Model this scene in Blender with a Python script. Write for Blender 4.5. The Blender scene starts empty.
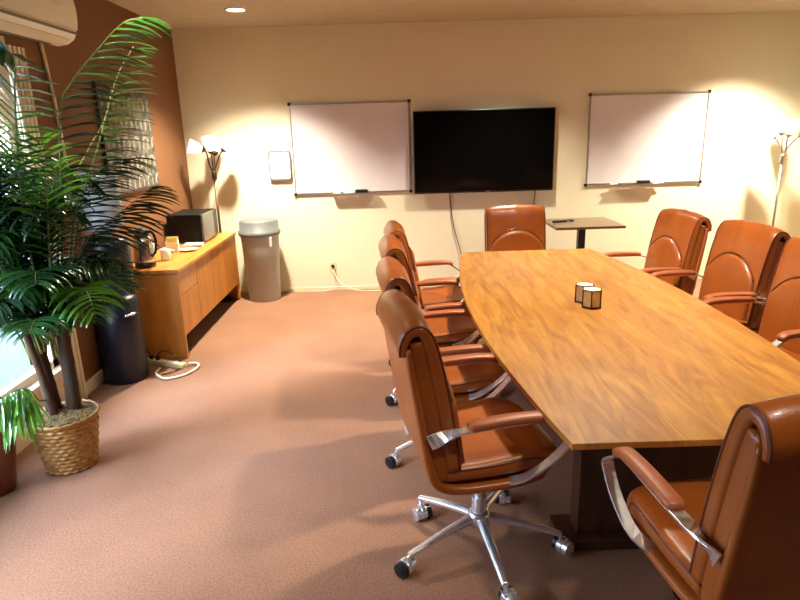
import bpy, bmesh, math, random
from mathutils import Vector, Matrix
R = math.radians
rng = random.Random(7)
sc = bpy.context.scene
COL = sc.collection
CEIL = 2.70

# ------------------------------------------------------------------ materials
def new_mat(name):
    m = bpy.data.materials.new(name); m.use_nodes = True
    nt = m.node_tree; b = nt.nodes['Principled BSDF']
    return m, nt, b
def node(nt, t, **kw):
    n = nt.nodes.new(t)
    for k, v in kw.items():
        if k in n.inputs: n.inputs[k].default_value = v
        else: setattr(n, k, v)
    return n
def coords(nt, scale=(1, 1, 1)):
    tc = node(nt, 'ShaderNodeTexCoord'); mp = node(nt, 'ShaderNodeMapping')
    mp.inputs['Scale'].default_value = scale
    nt.links.new(tc.outputs['Object'], mp.inputs['Vector'])
    return mp.outputs['Vector']
def mat(name, col, rough=0.5, metal=0.0, col2=None, nscale=8, stretch=(1, 1, 1), bump=0.0, bscale=60, coat=0.0, spec=0.5, detail=4, trans=0.0, bdist=0.01):
    m, nt, b = new_mat(name)
    b.inputs['Base Color'].default_value = (*col, 1); b.inputs['Roughness'].default_value = rough
    b.inputs['Metallic'].default_value = metal; b.inputs['Coat Weight'].default_value = coat
    b.inputs['Coat Roughness'].default_value = 0.15
    b.inputs['Specular IOR Level'].default_value = spec
    b.inputs['Transmission Weight'].default_value = trans
    v = coords(nt, stretch)
    n = node(nt, 'ShaderNodeTexNoise', Scale=nscale, Detail=detail)
    nt.links.new(v, n.inputs['Vector'])
    r = node(nt, 'ShaderNodeValToRGB')
    c2 = col2 if col2 else tuple(c * 0.93 for c in col)
    r.color_ramp.elements[0].position = 0.35; r.color_ramp.elements[1].position = 0.65
    r.color_ramp.elements[0].color = (*c2, 1); r.color_ramp.elements[1].color = (*col, 1)
    nt.links.new(n.outputs['Fac'], r.inputs['Fac']); nt.links.new(r.outputs['Color'], b.inputs['Base Color'])
    if bump:
        n2 = node(nt, 'ShaderNodeTexNoise', Scale=bscale, Detail=3)
        nt.links.new(v, n2.inputs['Vector'])
        bp = node(nt, 'ShaderNodeBump', Strength=bump, Distance=bdist)
        nt.links.new(n2.outputs['Fac'], bp.inputs['Height']); nt.links.new(bp.outputs['Normal'], b.inputs['Normal'])
    return m
def emit_mat(name, col, strength, base=(0.9, 0.9, 0.9)):
    m, nt, b = new_mat(name)
    b.inputs['Base Color'].default_value = (*base, 1)
    b.inputs['Emission Color'].default_value = (*col, 1); b.inputs['Emission Strength'].default_value = strength
    return m
def wood_table():
    m, nt, b = new_mat('table_walnut')
    tc = node(nt, 'ShaderNodeTexCoord')
    sep = node(nt, 'ShaderNodeSeparateXYZ'); nt.links.new(tc.outputs['Object'], sep.inputs[0])
    # boards run along Y, 0.155 wide
    d = node(nt, 'ShaderNodeMath', operation='DIVIDE'); d.inputs[1].default_value = 0.155
    nt.links.new(sep.outputs['X'], d.inputs[0])
    f = node(nt, 'ShaderNodeMath', operation='FLOOR'); nt.links.new(d.outputs[0], f.inputs[0])
    wn = node(nt, 'ShaderNodeTexWhiteNoise', noise_dimensions='1D'); nt.links.new(f.outputs[0], wn.inputs['W'])
    off = node(nt, 'ShaderNodeVectorMath', operation='SCALE'); off.inputs['Scale'].default_value = 13.0
    nt.links.new(wn.outputs['Color'], off.inputs[0])
    add = node(nt, 'ShaderNodeVectorMath', operation='ADD')
    nt.links.new(tc.outputs['Object'], add.inputs[0]); nt.links.new(off.outputs[0], add.inputs[1])
    mp = node(nt, 'ShaderNodeMapping'); mp.inputs['Scale'].default_value = (9, 1.5, 4)
    nt.links.new(add.outputs[0], mp.inputs['Vector'])
    n1 = node(nt, 'ShaderNodeTexNoise', Scale=1.3, Detail=8, Roughness=0.62, Distortion=1.6)
    nt.links.new(mp.outputs[0], n1.inputs['Vector'])
    ramp = node(nt, 'ShaderNodeValToRGB'); e = ramp.color_ramp.elements
    e[0].position = 0.28; e[0].color = (0.30, 0.105, 0.02, 1)
    e[1].position = 0.72; e[1].color = (0.66, 0.315, 0.055, 1)
    k = ramp.color_ramp.elements.new(0.48); k.color = (0.47, 0.195, 0.03, 1)
    nt.links.new(n1.outputs['Fac'], ramp.inputs['Fac'])
    mp2 = node(nt, 'ShaderNodeMapping'); mp2.inputs['Scale'].default_value = (90, 4, 10)
    nt.links.new(add.outputs[0], mp2.inputs['Vector'])
    n2 = node(nt, 'ShaderNodeTexNoise', Scale=1.0, Detail=4); nt.links.new(mp2.outputs[0], n2.inputs['Vector'])
    r2 = node(nt, 'ShaderNodeMapRange'); r2.inputs['To Min'].default_value = 0.72; r2.inputs['To Max'].default_value = 1.2
    nt.links.new(n2.outputs['Fac'], r2.inputs['Value'])
    r3 = node(nt, 'ShaderNodeMapRange'); r3.inputs['To Min'].default_value = 0.84; r3.inputs['To Max'].default_value = 1.12
    nt.links.new(wn.outputs['Value'], r3.inputs['Value'])
    mu = node(nt, 'ShaderNodeMath', operation='MULTIPLY'); nt.links.new(r2.outputs[0], mu.inputs[0]); nt.links.new(r3.outputs[0], mu.inputs[1])
    sc_ = node(nt, 'ShaderNodeVectorMath', operation='SCALE'); nt.links.new(ramp.outputs['Color'], sc_.inputs[0]); nt.links.new(mu.outputs[0], sc_.inputs['Scale'])
    nt.links.new(sc_.outputs[0], b.inputs['Base Color'])
    b.inputs['Roughness'].default_value = 0.42; b.inputs['Coat Weight'].default_value = 0.15; b.inputs['Coat Roughness'].default_value = 0.3
    return m
def wood_plain(name, c1, c2, stretch, rough=0.4):
    m, nt, b = new_mat(name)
    v = coords(nt, stretch)
    n1 = node(nt, 'ShaderNodeTexNoise', Scale=2.0, Detail=6, Distortion=0.8); nt.links.new(v, n1.inputs['Vector'])
    ramp = node(nt, 'ShaderNodeValToRGB'); e = ramp.color_ramp.elements
    e[0].position = 0.3; e[0].color = (*c1, 1); e[1].position = 0.7; e[1].color = (*c2, 1)
    nt.links.new(n1.outputs['Fac'], ramp.inputs['Fac']); nt.links.new(ramp.outputs['Color'], b.inputs['Base Color'])
    b.inputs['Roughness'].default_value = rough; b.inputs['Coat Weight'].default_value = 0.2
    return m
def carpet():
    m, nt, b = new_mat('carpet')
    v = coords(nt)
    n1 = node(nt, 'ShaderNodeTexNoise', Scale=260, Detail=3); nt.links.new(v, n1.inputs['Vector'])
    n2 = node(nt, 'ShaderNodeTexNoise', Scale=1.6, Detail=5); nt.links.new(v, n2.inputs['Vector'])
    n3 = node(nt, 'ShaderNodeTexNoise', Scale=110, Detail=4); nt.links.new(v, n3.inputs['Vector'])
    ramp = node(nt, 'ShaderNodeValToRGB'); e = ramp.color_ramp.elements
    e[0].position = 0.3; e[0].color = (0.165, 0.076, 0.043, 1); e[1].position = 0.7; e[1].color = (0.37, 0.198, 0.118, 1)
    mx = node(nt, 'ShaderNodeMath', operation='ADD'); nt.links.new(n1.outputs['Fac'], mx.inputs[0]); nt.links.new(n3.outputs['Fac'], mx.inputs[1])
    hf = node(nt, 'ShaderNodeMath', operation='MULTIPLY'); hf.inputs[1].default_value = 0.5; nt.links.new(mx.outputs[0], hf.inputs[0])
    nt.links.new(hf.outputs[0], ramp.inputs['Fac'])
    mr = node(nt, 'ShaderNodeMapRange'); mr.inputs['From Min'].default_value = 0.3; mr.inputs['From Max'].default_value = 0.7
    mr.inputs['To Min'].default_value = 0.88; mr.inputs['To Max'].default_value = 1.1
    nt.links.new(n2.outputs['Fac'], mr.inputs['Value'])
    s = node(nt, 'ShaderNodeVectorMath', operation='SCALE'); nt.links.new(ramp.outputs['Color'], s.inputs[0]); nt.links.new(mr.outputs[0], s.inputs['Scale'])
    nt.links.new(s.outputs[0], b.inputs['Base Color'])
    b.inputs['Roughness'].default_value = 0.95; b.inputs['Specular IOR Level'].default_value = 0.1
    bp = node(nt, 'ShaderNodeBump', Strength=0.5, Distance=0.006); nt.links.new(hf.outputs[0], bp.inputs['Height']); nt.links.new(bp.outputs['Normal'], b.inputs['Normal'])
    return m
def weave_mat():
    m, nt, b = new_mat('wicker')
    v = coords(nt)
    n1 = node(nt, 'ShaderNodeTexNoise', Scale=45, Detail=4); nt.links.new(v, n1.inputs['Vector'])
    ramp = node(nt, 'ShaderNodeValToRGB'); e = ramp.color_ramp.elements
    e[0].position = 0.3; e[0].color = (0.26, 0.11, 0.02, 1); e[1].position = 0.62; e[1].color = (0.50, 0.27, 0.07, 1)
    nt.links.new(n1.outputs['Fac'], ramp.inputs['Fac']); nt.links.new(ramp.outputs['Color'], b.inputs['Base Color'])
    b.inputs['Roughness'].default_value = 0.5
    return m
def tapestry():
    m, nt, b = new_mat('tapestry')
    tc = node(nt, 'ShaderNodeTexCoord'); sep = node(nt, 'ShaderNodeSeparateXYZ'); nt.links.new(tc.outputs['Object'], sep.inputs[0])
    def M(op, a, bb=None, c=None):
        n = node(nt, 'ShaderNodeMath', operation=op)
        for i, x in enumerate((a, bb, c)):
            if x is None: continue
            if isinstance(x, (int, float)): n.inputs[i].default_value = x
            else: nt.links.new(x, n.inputs[i])
        return n.outputs[0]
    v = M('DIVIDE', sep.outputs['Z'], 0.155); row = M('FLOOR', v); fv = M('FRACT', v)
    u = M('ADD', M('DIVIDE', sep.outputs['Y'], 0.19), M('MULTIPLY', row, 0.5)); fu = M('SUBTRACT', M('FRACT', u), 0.5)
    up = M('MAXIMUM', M('SUBTRACT', fv, 0.45), 0.0)
    d = M('SQRT', M('ADD', M('MULTIPLY', fu, fu), M('MULTIPLY', up, up)))
    ring = M('LESS_THAN', M('ABSOLUTE', M('SUBTRACT', d, 0.27)), 0.07)
    above = M('GREATER_THAN', fv, 0.12); fac = M('MULTIPLY', ring, above)
    n = node(nt, 'ShaderNodeTexNoise', Scale=22, Detail=6); nt.links.new(tc.outputs['Object'], n.inputs['Vector'])
    r = node(nt, 'ShaderNodeValToRGB'); r.color_ramp.elements[0].position = .38; r.color_ramp.elements[1].position = .62
    r.color_ramp.elements[0].color = (.035, .032, .022, 1); r.color_ramp.elements[1].color = (.15, .13, .095, 1)
    nt.links.new(n.outputs['Fac'], r.inputs['Fac'])
    r2 = node(nt, 'ShaderNodeValToRGB'); r2.color_ramp.elements[0].position = .35
    r2.color_ramp.elements[0].color = (.17, .15, .11, 1); r2.color_ramp.elements[1].color = (.52, .47, .35, 1)
    nt.links.new(n.outputs['Fac'], r2.inputs['Fac'])
    mix = node(nt, 'ShaderNodeMix', data_type='RGBA')
    nt.links.new(fac, mix.inputs[0]); nt.links.new(r.outputs[0], mix.inputs[6]); nt.links.new(r2.outputs[0], mix.inputs[7])
    nt.links.new(mix.outputs[2], b.inputs['Base Color']); b.inputs['Roughness'].default_value = .9
    return m
def leaf_mat(name, c1, c2, tcol):
    m, nt, b = new_mat(name)
    v = coords(nt)
    n = node(nt, 'ShaderNodeTexNoise', Scale=7, Detail=3); nt.links.new(v, n.inputs['Vector'])
    r = node(nt, 'ShaderNodeValToRGB'); r.color_ramp.elements[0].position = .35; r.color_ramp.elements[1].position = .65
    r.color_ramp.elements[0].color = (*c1, 1); r.color_ramp.elements[1].color = (*c2, 1)
    nt.links.new(n.outputs['Fac'], r.inputs['Fac']); nt.links.new(r.outputs[0], b.inputs['Base Color'])
    b.inputs['Roughness'].default_value = .24; b.inputs['Coat Weight'].default_value = .5; b.inputs['Coat Roughness'].default_value = .15; b.inputs['Specular IOR Level'].default_value = .9
    t = node(nt, 'ShaderNodeBsdfTranslucent'); t.inputs['Color'].default_value = (*tcol, 1)
    mx = node(nt, 'ShaderNodeMixShader'); mx.inputs[0].default_value = .3
    out = nt.nodes['Material Output']
    nt.links.new(b.outputs[0], mx.inputs[1]); nt.links.new(t.outputs[0], mx.inputs[2]); nt.links.new(mx.outputs[0], out.inputs[0])
    return m
def glass_mat(name, col=(1, 1, 1), rough=0.0, mixf=0.1):
    m, nt, b = new_mat(name)
    t = node(nt, 'ShaderNodeBsdfTransparent'); t.inputs['Color'].default_value = (*col, 1)
    g = node(nt, 'ShaderNodeBsdfGlossy'); g.inputs['Roughness'].default_value = rough
    mx = node(nt, 'ShaderNodeMixShader'); mx.inputs[0].default_value = mixf
    nt.links.new(t.outputs[0], mx.inputs[1]); nt.links.new(g.outputs[0], mx.inputs[2])
    nt.links.new(mx.outputs[0], nt.nodes['Material Output'].inputs[0])
    return m

M_LEATHER = mat('leather_tan', (0.38, 0.100, 0.014), 0.34, col2=(0.32, 0.078, 0.010), nscale=5, bump=0.25, bscale=220, bdist=.002, coat=0.12)
M_PIPING = mat('leather_seam', (0.13, 0.028, 0.010), 0.5)
M_PAD = mat('leather_pad', (0.42, 0.12, 0.04), 0.4, bump=.25, bscale=200, bdist=.002)
M_CHROME = mat('chrome', (0.90, 0.91, 0.92), 0.22, 0.8)
M_BLACKPL = mat('black_plastic', (0.008, 0.008, 0.009), 0.35)
M_TABLE = wood_table()
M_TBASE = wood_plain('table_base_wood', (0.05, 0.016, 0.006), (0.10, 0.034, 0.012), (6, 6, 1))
M_CAB = wood_plain('oak_veneer', (0.46, 0.17, 0.022), (0.62, 0.27, 0.045), (7, 1.2, 7))
M_CABF = wood_plain('oak_veneer_front', (0.43, 0.155, 0.02), (0.56, 0.235, 0.04), (7, 5, 1.0))
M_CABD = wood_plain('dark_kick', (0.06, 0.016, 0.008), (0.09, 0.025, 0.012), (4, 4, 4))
M_WALL = mat('cream_wall', (0.78, 0.725, 0.52), 0.8, bump=.12, bscale=70, bdist=.004, nscale=1.5, col2=(0.76, 0.705, 0.50))
M_BROWN = mat('brown_wall', (0.19, 0.074, 0.021), 0.75, bump=.12, bscale=70, bdist=.004, nscale=2)
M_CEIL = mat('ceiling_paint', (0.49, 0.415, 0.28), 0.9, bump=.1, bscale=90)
M_CARPET = carpet()
M_TRIM = mat('cream_trim', (0.78, 0.70, 0.50), 0.55)
M_WHITE = mat('white_plastic', (0.82, 0.78, 0.68), 0.35)
M_WBOARD = mat('whiteboard_surface', (0.80, 0.76, 0.77), 0.22, nscale=2)
M_ALU = mat('aluminium', (0.62, 0.58, 0.52), 0.35, 1.0)
M_TV = mat('tv_screen', (0.002, 0.002, 0.002), 0.12, spec=.18)
M_TVB = mat('tv_bezel', (0.008, 0.008, 0.009), 0.3)
M_GREYP = mat('grey_plastic', (0.44, 0.47, 0.44), 0.5, bump=.1, bscale=120)
M_GREYL = mat('grey_plastic_lid', (0.15, 0.16, 0.15), 0.5)
M_SIDET = wood_plain('grey_brown_laminate', (0.15, 0.095, 0.05), (0.20, 0.13, 0.075), (2, 9, 9), .35)
M_SHADE = emit_mat('lit_shade', (1.0, 0.93, 0.82), 1.0, (0.85, 0.85, 0.8))
M_DOWN = emit_mat('downlight_lens', (1.0, 0.80, 0.55), 14)
M_BRASSD = mat('dark_bronze', (0.10, 0.06, 0.03), 0.35, 0.9)
M_NICKEL = mat('brushed_nickel', (0.42, 0.38, 0.32), 0.35, 1.0)
M_WICKER = weave_mat()
M_MOSS = mat('moss', (0.33, 0.20, 0.07), .95, col2=(0.10, 0.065, 0.02), nscale=40, bump=1, bscale=90, bdist=.02)
M_TRUNK = mat('palm_trunk', (0.045, 0.035, 0.014), .8, col2=(0.09, 0.032, 0.012), nscale=9, stretch=(1, 1, .5), bump=.6, bscale=40, bdist=.01)
M_LEAF = leaf_mat('palm_leaf', (0.010, 0.040, 0.014), (0.035, 0.11, 0.028), (0.05, 0.16, 0.02))
M_LEAFG = leaf_mat('palm_leaf_grey', (0.012, 0.038, 0.018), (0.05, 0.10, 0.05), (0.05, 0.13, 0.03))
M_LEAFB = leaf_mat('palm_leaf_bright', (0.03, 0.13, 0.010), (0.09, 0.26, 0.03), (0.2, 0.5, 0.04))
M_RACH = mat('palm_stem', (0.20, 0.24, 0.05), .5)
M_POT = mat('brown_glaze', (0.16, 0.035, 0.012), .35)
M_COOL = mat('cooler_black', (0.005, 0.007, 0.016), .35, nscale=1)
M_BOTTLE = mat('blue_grey_bottle', (0.40, 0.50, 0.55), .15, trans=0.35, nscale=3)
M_STEEL = mat('stainless', (0.62, 0.6, 0.56), .25, 1.0)
M_PAPER = mat('paper_white', (0.86, 0.84, 0.76), .7)
M_YEL = mat('yellow_packet', (0.75, 0.68, 0.12), .6)
M_BEIGE = mat('beige_plastic', (0.72, 0.62, 0.33), .45)
M_CABLEW = mat('white_cable', (0.85, 0.76, 0.55), .5)
M_CANDLE = mat('cream_shell', (0.80, 0.62, 0.30), .35, col2=(0.70, .48, .18), nscale=30)
M_CANDT = mat('cream_lid', (0.92, 0.88, 0.62), .3)
M_BRN = mat('dark_edge', (0.045, 0.015, 0.008), .4)
M_MWC = mat('microwave_black', (0.0025, 0.0025, 0.003), 0.55, spec=.2)
M_MWG = mat('microwave_door', (0.14, 0.14, 0.13), .25, spec=.7)
M_ACW = mat('aircon_white', (0.92, 0.91, 0.80), .35)
M_ACD = mat('aircon_slot', (0.17, 0.14, 0.08), .5)
M_ART = tapestry()
M_GLASS = glass_mat('window_glass', (.97, .99, 1), 0, .06)
M_OUT = mat('pale_paving', (0.08, 0.13, 0.16), .8)
M_LEADER = mat('grey_text', (0.12, 0.12, 0.12), .6)

# ------------------------------------------------------------------ geometry helpers
def obj(name, bm, m, parent=None, smooth=False, bevel=0, sub=0, loc=None, segs=2, auto=False):
    me = bpy.data.meshes.new(name)
    bmesh.ops.recalc_face_normals(bm, faces=bm.faces)
    if smooth:
        for f in bm.faces: f.smooth = True
    bm.to_mesh(me); bm.free()
    me.materials.append(m)
    o = bpy.data.objects.new(name, me); COL.objects.link(o)
    if parent: o.parent = parent
    if loc: o.location = loc
    if bevel:
        b = o.modifiers.new('bevel', 'BEVEL'); b.width = bevel; b.segments = segs; b.limit_method = 'ANGLE'; b.angle_limit = R(40)
    if sub:
        s = o.modifiers.new('sub', 'SUBSURF'); s.levels = sub; s.render_levels = sub
    return o
def box(bm, x0, x1, y0, y1, z0, z1, M=None):
    vs = [bm.verts.new((x, y, z)) for x in (x0, x1) for y in (y0, y1) for z in (z0, z1)]
    for f in ((0, 1, 3, 2), (4, 6, 7, 5), (0, 4, 5, 1), (2, 3, 7, 6), (0, 2, 6, 4), (1, 5, 7, 3)):
        bm.faces.new([vs[i] for i in f])
    if M: bmesh.ops.transform(bm, matrix=M, verts=vs)
    return vs
def B(*a, M=None):
    bm = bmesh.new(); box(bm, *a, M=M); return bm
def lathe(bm, prof, n=32, c=(0, 0), M=None, cap=True):
    rings = []; allv = []
    for r, z in prof:
        rings.append([bm.verts.new((c[0] + r * math.cos(2 * math.pi * i / n), c[1] + r * math.sin(2 * math.pi * i / n), z)) for i in range(n)])
        allv += rings[-1]
    for a, b in zip(rings, rings[1:]):
        for i in range(n): bm.faces.new((a[i], a[(i + 1) % n], b[(i + 1) % n], b[i]))
    if cap:
        bm.faces.new(rings[0][::-1]); bm.faces.new(rings[-1])
    if M: bmesh.ops.transform(bm, matrix=M, verts=allv)
    return allv
def L(prof, n=32, c=(0, 0), M=None, cap=True):
    bm = bmesh.new(); lathe(bm, prof, n, c, M, cap); return bm
def frames(pts):
    T = []
    for i in range(len(pts)):
        a = pts[max(i - 1, 0)]; b = pts[min(i + 1, len(pts) - 1)]
        T.append((b - a).normalized())
    up = Vector((0, 0, 1)) if abs(T[0].z) < .9 else Vector((0, 1, 0))
    N = []; n = (up - T[0] * up.dot(T[0])).normalized()
    for t in T:
        n = (n - t * n.dot(t)); n = n.normalized() if n.length > 1e-6 else Vector((1, 0, 0))
        N.append(n.copy())
    return T, N
def tube(bm, pts, r, n=8, closed=False):
    pts = [Vector(p) for p in pts]; T, N = frames(pts)
    rings = []
    for i, p in enumerate(pts):
        rr = r[i] if isinstance(r, (list, tuple)) else r
        b = T[i].cross(N[i])
        rings.append([bm.verts.new(p + rr * (math.cos(2 * math.pi * k / n) * N[i] + math.sin(2 * math.pi * k / n) * b)) for k in range(n)])
    for a, b in zip(rings, rings[1:]):
        for k in range(n): bm.faces.new((a[k], a[(k + 1) % n], b[(k + 1) % n], b[k]))
    bm.faces.new(rings[0][::-1]); bm.faces.new(rings[-1])
def TUBE(pts, r, n=8):
    bm = bmesh.new(); tube(bm, pts, r, n); return bm
def spline(P, n=6):
    P = [Vector(p) for p in P]; out = []
    for i in range(len(P) - 1):
        p0 = P[i - 1] if i else 2 * P[0] - P[1]; p1 = P[i]; p2 = P[i + 1]; p3 = P[i + 2] if i + 2 < len(P) else 2 * P[-1] - P[-2]
        for k in range(n):
            t = k / n
            out.append(0.5 * ((2 * p1) + (-p0 + p2) * t + (2 * p0 - 5 * p1 + 4 * p2 - p3) * t * t + (-p0 + 3 * p1 - 3 * p2 + p3) * t ** 3))
    out.append(P[-1].copy()); return out
def empty(name, loc, rz=0):
    o = bpy.data.objects.new(name, None); o.empty_display_size = .1; COL.objects.link(o)
    o.location = loc; o.rotation_euler = (0, 0, rz); return o
def tag(o, label, cat, group=None, kind=None):
    o['label'] = label; o['category'] = cat
    if group: o['group'] = group
    if kind: o['kind'] = kind
    return o
def thing(name, label, cat, loc, rz=0, group=None): return tag(empty(name, loc, rz), label, cat, group)
def struct(name, bm, m, parent=None, **k):
    o = obj(name, bm, m, parent, **k)
    if not parent: o['kind'] = 'structure'
    return o
def copy_tree(o, parent=None):
    c = o.copy(); COL.objects.link(c); c.parent = parent
    for ch in list(o.children): copy_tree(ch, c)
    return c

# ------------------------------------------------------------------ the room
XR, YB = 6.75, -9.0
WY0, WY1, WZ0, WZ1 = -5.7, -2.85, 0.30, 2.16
struct('floor', B(-0.1, XR, YB, 0.1, -0.1, 0), M_CARPET)
struct('ceiling', B(-0.1, XR, YB, 0.1, CEIL, CEIL + .1), M_CEIL)
struct('wall_back', B(0, XR, 0, 0.1, 0, CEIL), M_WALL)
struct('wall_right', B(XR, XR + .1, YB, 0.1, 0, CEIL), M_WALL)
struct('wall_rear', B(-0.1, XR, YB - .1, YB, 0, CEIL), M_BROWN)
bm = bmesh.new()
box(bm, -.1, 0, WY1, .1, 0, CEIL); box(bm, -.1, 0, YB, WY0, 0, CEIL)
box(bm, -.1, 0, WY0, WY1, WZ1, CEIL)
struct('wall_left', bm, M_BROWN)
struct('trim_1', B(-.1, 0, WY0, WY1, 0, WZ0 - .03), M_TRIM)          # cream panel under the window
w = empty('window_1', (0, 0, 0)); w['kind'] = 'structure'
bm = bmesh.new()
for y in (WY0, -4.28, WY1 - .05): box(bm, -.075, -.03, y, y + .05, WZ0, WZ1)
box(bm, -.075, -.03, WY0, WY1, WZ0, WZ0 + .05); box(bm, -.075, -.03, WY0, WY1, WZ1 - .05, WZ1)
obj('window_frame', bm, M_TRIM, w)
obj('window_sill', B(-.1, .03, WY0, WY1, WZ0 - .03, WZ0), M_TRIM, w)
obj('glass', B(-.056, -.050, WY0 + .05, WY1 - .05, WZ0 + .05, WZ1 - .05), M_GLASS, w)
bm = bmesh.new()                                                       # fluted jamb casing right of the window
box(bm, .0005, .02, -2.85, -2.68, 0, 2.2)
for k in range(4): box(bm, .02, .032, -2.842 + k * .042, -2.842 + k * .042 + .026, 0, 2.2)
struct('trim_2', bm, M_TRIM, bevel=.003)
struct('baseboard_left', B(.0005, .018, -2.68, -2.1, 0, .09), M_TRIM, bevel=.004)
bm = bmesh.new(); box(bm, 0.0005, .02, WY0 - .1, -2.85, 2.16, 2.24)
struct('trim_3', bm, M_TRIM)
struct('baseboard_back', B(0.0, XR, -.012, -.0005, 0, .035), M_TRIM)
struct('ground', B(-14, -.12, -16, 8, -.3, -.12), M_OUT)

# ---- roller blind at the window top
t = thing('roller_blind', 'cream roller blind drawn a little way down at the window behind the palm', 'blind', (.045, -4.2, 2.13))
obj('blind_roller', TUBE([(0, -1.34, 0), (0, 1.3, 0)], .022, 14), M_TRIM, t, smooth=True)
obj('blind_fabric', B(-.004, -.001, -1.33, 1.29, -.34, -.005), M_PAPER, t)
obj('blind_bar', B(-.010, .004, -1.33, 1.29, -.36, -.34), M_TRIM, t)

# ------------------------------------------------------------------ conference table
def table_outline(n=16, grow=0.0):
    pts = []
    y0, y1 = -4.84, -1.85; xc = 3.155
    for i in range(n + 1):
        s = i / n; y = y0 + (y1 - y0) * s; hw = .495 + .135 * math.sin(math.pi * s) ** .9
        pts.append((xc - hw - grow, y))
    L_ = pts; Rr = [(2 * xc - x, y) for x, y in reversed(pts)]
    return L_ + Rr
t = thing('conference_table', 'long boat-shaped conference table with an orange-brown wood top', 'table', (3.155, -3.345, 0))
bm = bmesh.new(); ol = table_outline()
def ringat(ol, z, f): return [bm.verts.new(((x - 3.155) * f, (y + 3.345) * (1 - (1 - f) * .5), z)) for x, y in ol]
r = [ringat(ol, .712, .93), ringat(ol, .728, 1.0), ringat(ol, .750, 1.0)]
for a, b_ in zip(r, r[1:]):
    for i in range(len(a)): bm.faces.new((a[i], a[(i + 1) % len(a)], b_[(i + 1) % len(a)], b_[i]))
bm.faces.new(r[0][::-1]); bm.faces.new(r[-1])
obj('tabletop', bm, M_TABLE, t, bevel=.002)
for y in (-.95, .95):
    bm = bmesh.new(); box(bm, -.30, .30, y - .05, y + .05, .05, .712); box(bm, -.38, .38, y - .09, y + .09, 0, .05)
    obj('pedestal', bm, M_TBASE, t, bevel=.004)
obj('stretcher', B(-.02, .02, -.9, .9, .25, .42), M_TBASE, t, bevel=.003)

# ------------------------------------------------------------------ conference chairs (forward = +X)
HW = .25
def thick(center, th):
    """closed loop around a centreline of (x,z) with a thickness list"""
    P = spline([(x, 0, z) for x, z in center], 5); n = len(P); up = []; dn = []
    for i, p in enumerate(P):
        a = P[max(i - 1, 0)]; b = P[min(i + 1, n - 1)]; T = (b - a).normalized(); N = Vector((T.z, 0, -T.x))
        s = i / (n - 1) * (len(th) - 1); k = min(int(s), len(th) - 2); w_ = (th[k] * (1 - (s - k)) + th[k + 1] * (s - k)) / 2
        up.append(p + N * w_); dn.append(p - N * w_)
    return up, dn
def slab(center, th, hw, ydisp=None, ny=14, rnd=.016):
    """loft a thick curved sheet across the chair's width; edges rounded"""
    up, dn = thick(center, th); bm = bmesh.new(); n = len(up)
    ys = [-hw, -hw + rnd * .25, -hw + rnd] + [-hw + rnd + (2 * hw - 2 * rnd) * k / ny for k in range(1, ny)] + [hw - rnd, hw - rnd * .25, hw]
    cols = []
    for y in ys:
        e = hw - abs(y); f = 1.0
        if e < rnd: f = .35 + .65 * math.sqrt(max(0, 1 - (1 - e / rnd) ** 2))
        col = []
        for i in range(n):
            m_ = (up[i] + dn[i]) / 2; du = (up[i] - m_) * f; q = m_ + du; q2 = m_ - du
            d = ydisp(i / (n - 1), y) if ydisp else (0, 0)
            nn = du.normalized() if du.length > 1e-6 else Vector((0, 0, 0))
            a = q + nn * d[0]; b = q2.copy()
            a.z += d[1]; b.z += d[1]
            col.append(((a.x, y, a.z), (b.x, y, b.z)))
        loop = [bm.verts.new(c[0]) for c in col] + [bm.verts.new(c[1]) for c in reversed(col)]
        cols.append(loop)
    for a, b in zip(cols, cols[1:]):
        k = len(a)
        for i in range(k): bm.faces.new((a[i], a[(i + 1) % k], b[(i + 1) % k], b[i]))
    for c_ in (cols[0], cols[-1]):
        for i in range(n - 1):
            bm.faces.new((c_[i], c_[i + 1], c_[2 * n - 2 - i], c_[2 * n - 1 - i]))
    return bm, up, dn
BACK = [(-.172, .47), (-.186, .58), (-.206, .72), (-.232, .86), (-.256, .960), (-.280, 1.002), (-.314, 1.000), (-.337, .962), (-.341, .928)]
def pleat(y):
    return .0048 * math.cos(y * 2 * math.pi / .026) * math.exp(-(y / .055) ** 2)
def back_disp(s, y):
    a = .012 * (1 - (y / HW) ** 2) if s < .6 else .010 * (1 - (y / HW) ** 2)
    d = a + (pleat(y) if .15 < s < .72 else 0)
    z = -.016 * (y / HW) ** 4 * min(1, max(0, (s - .4) / .3))
    return (d, z)
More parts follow.
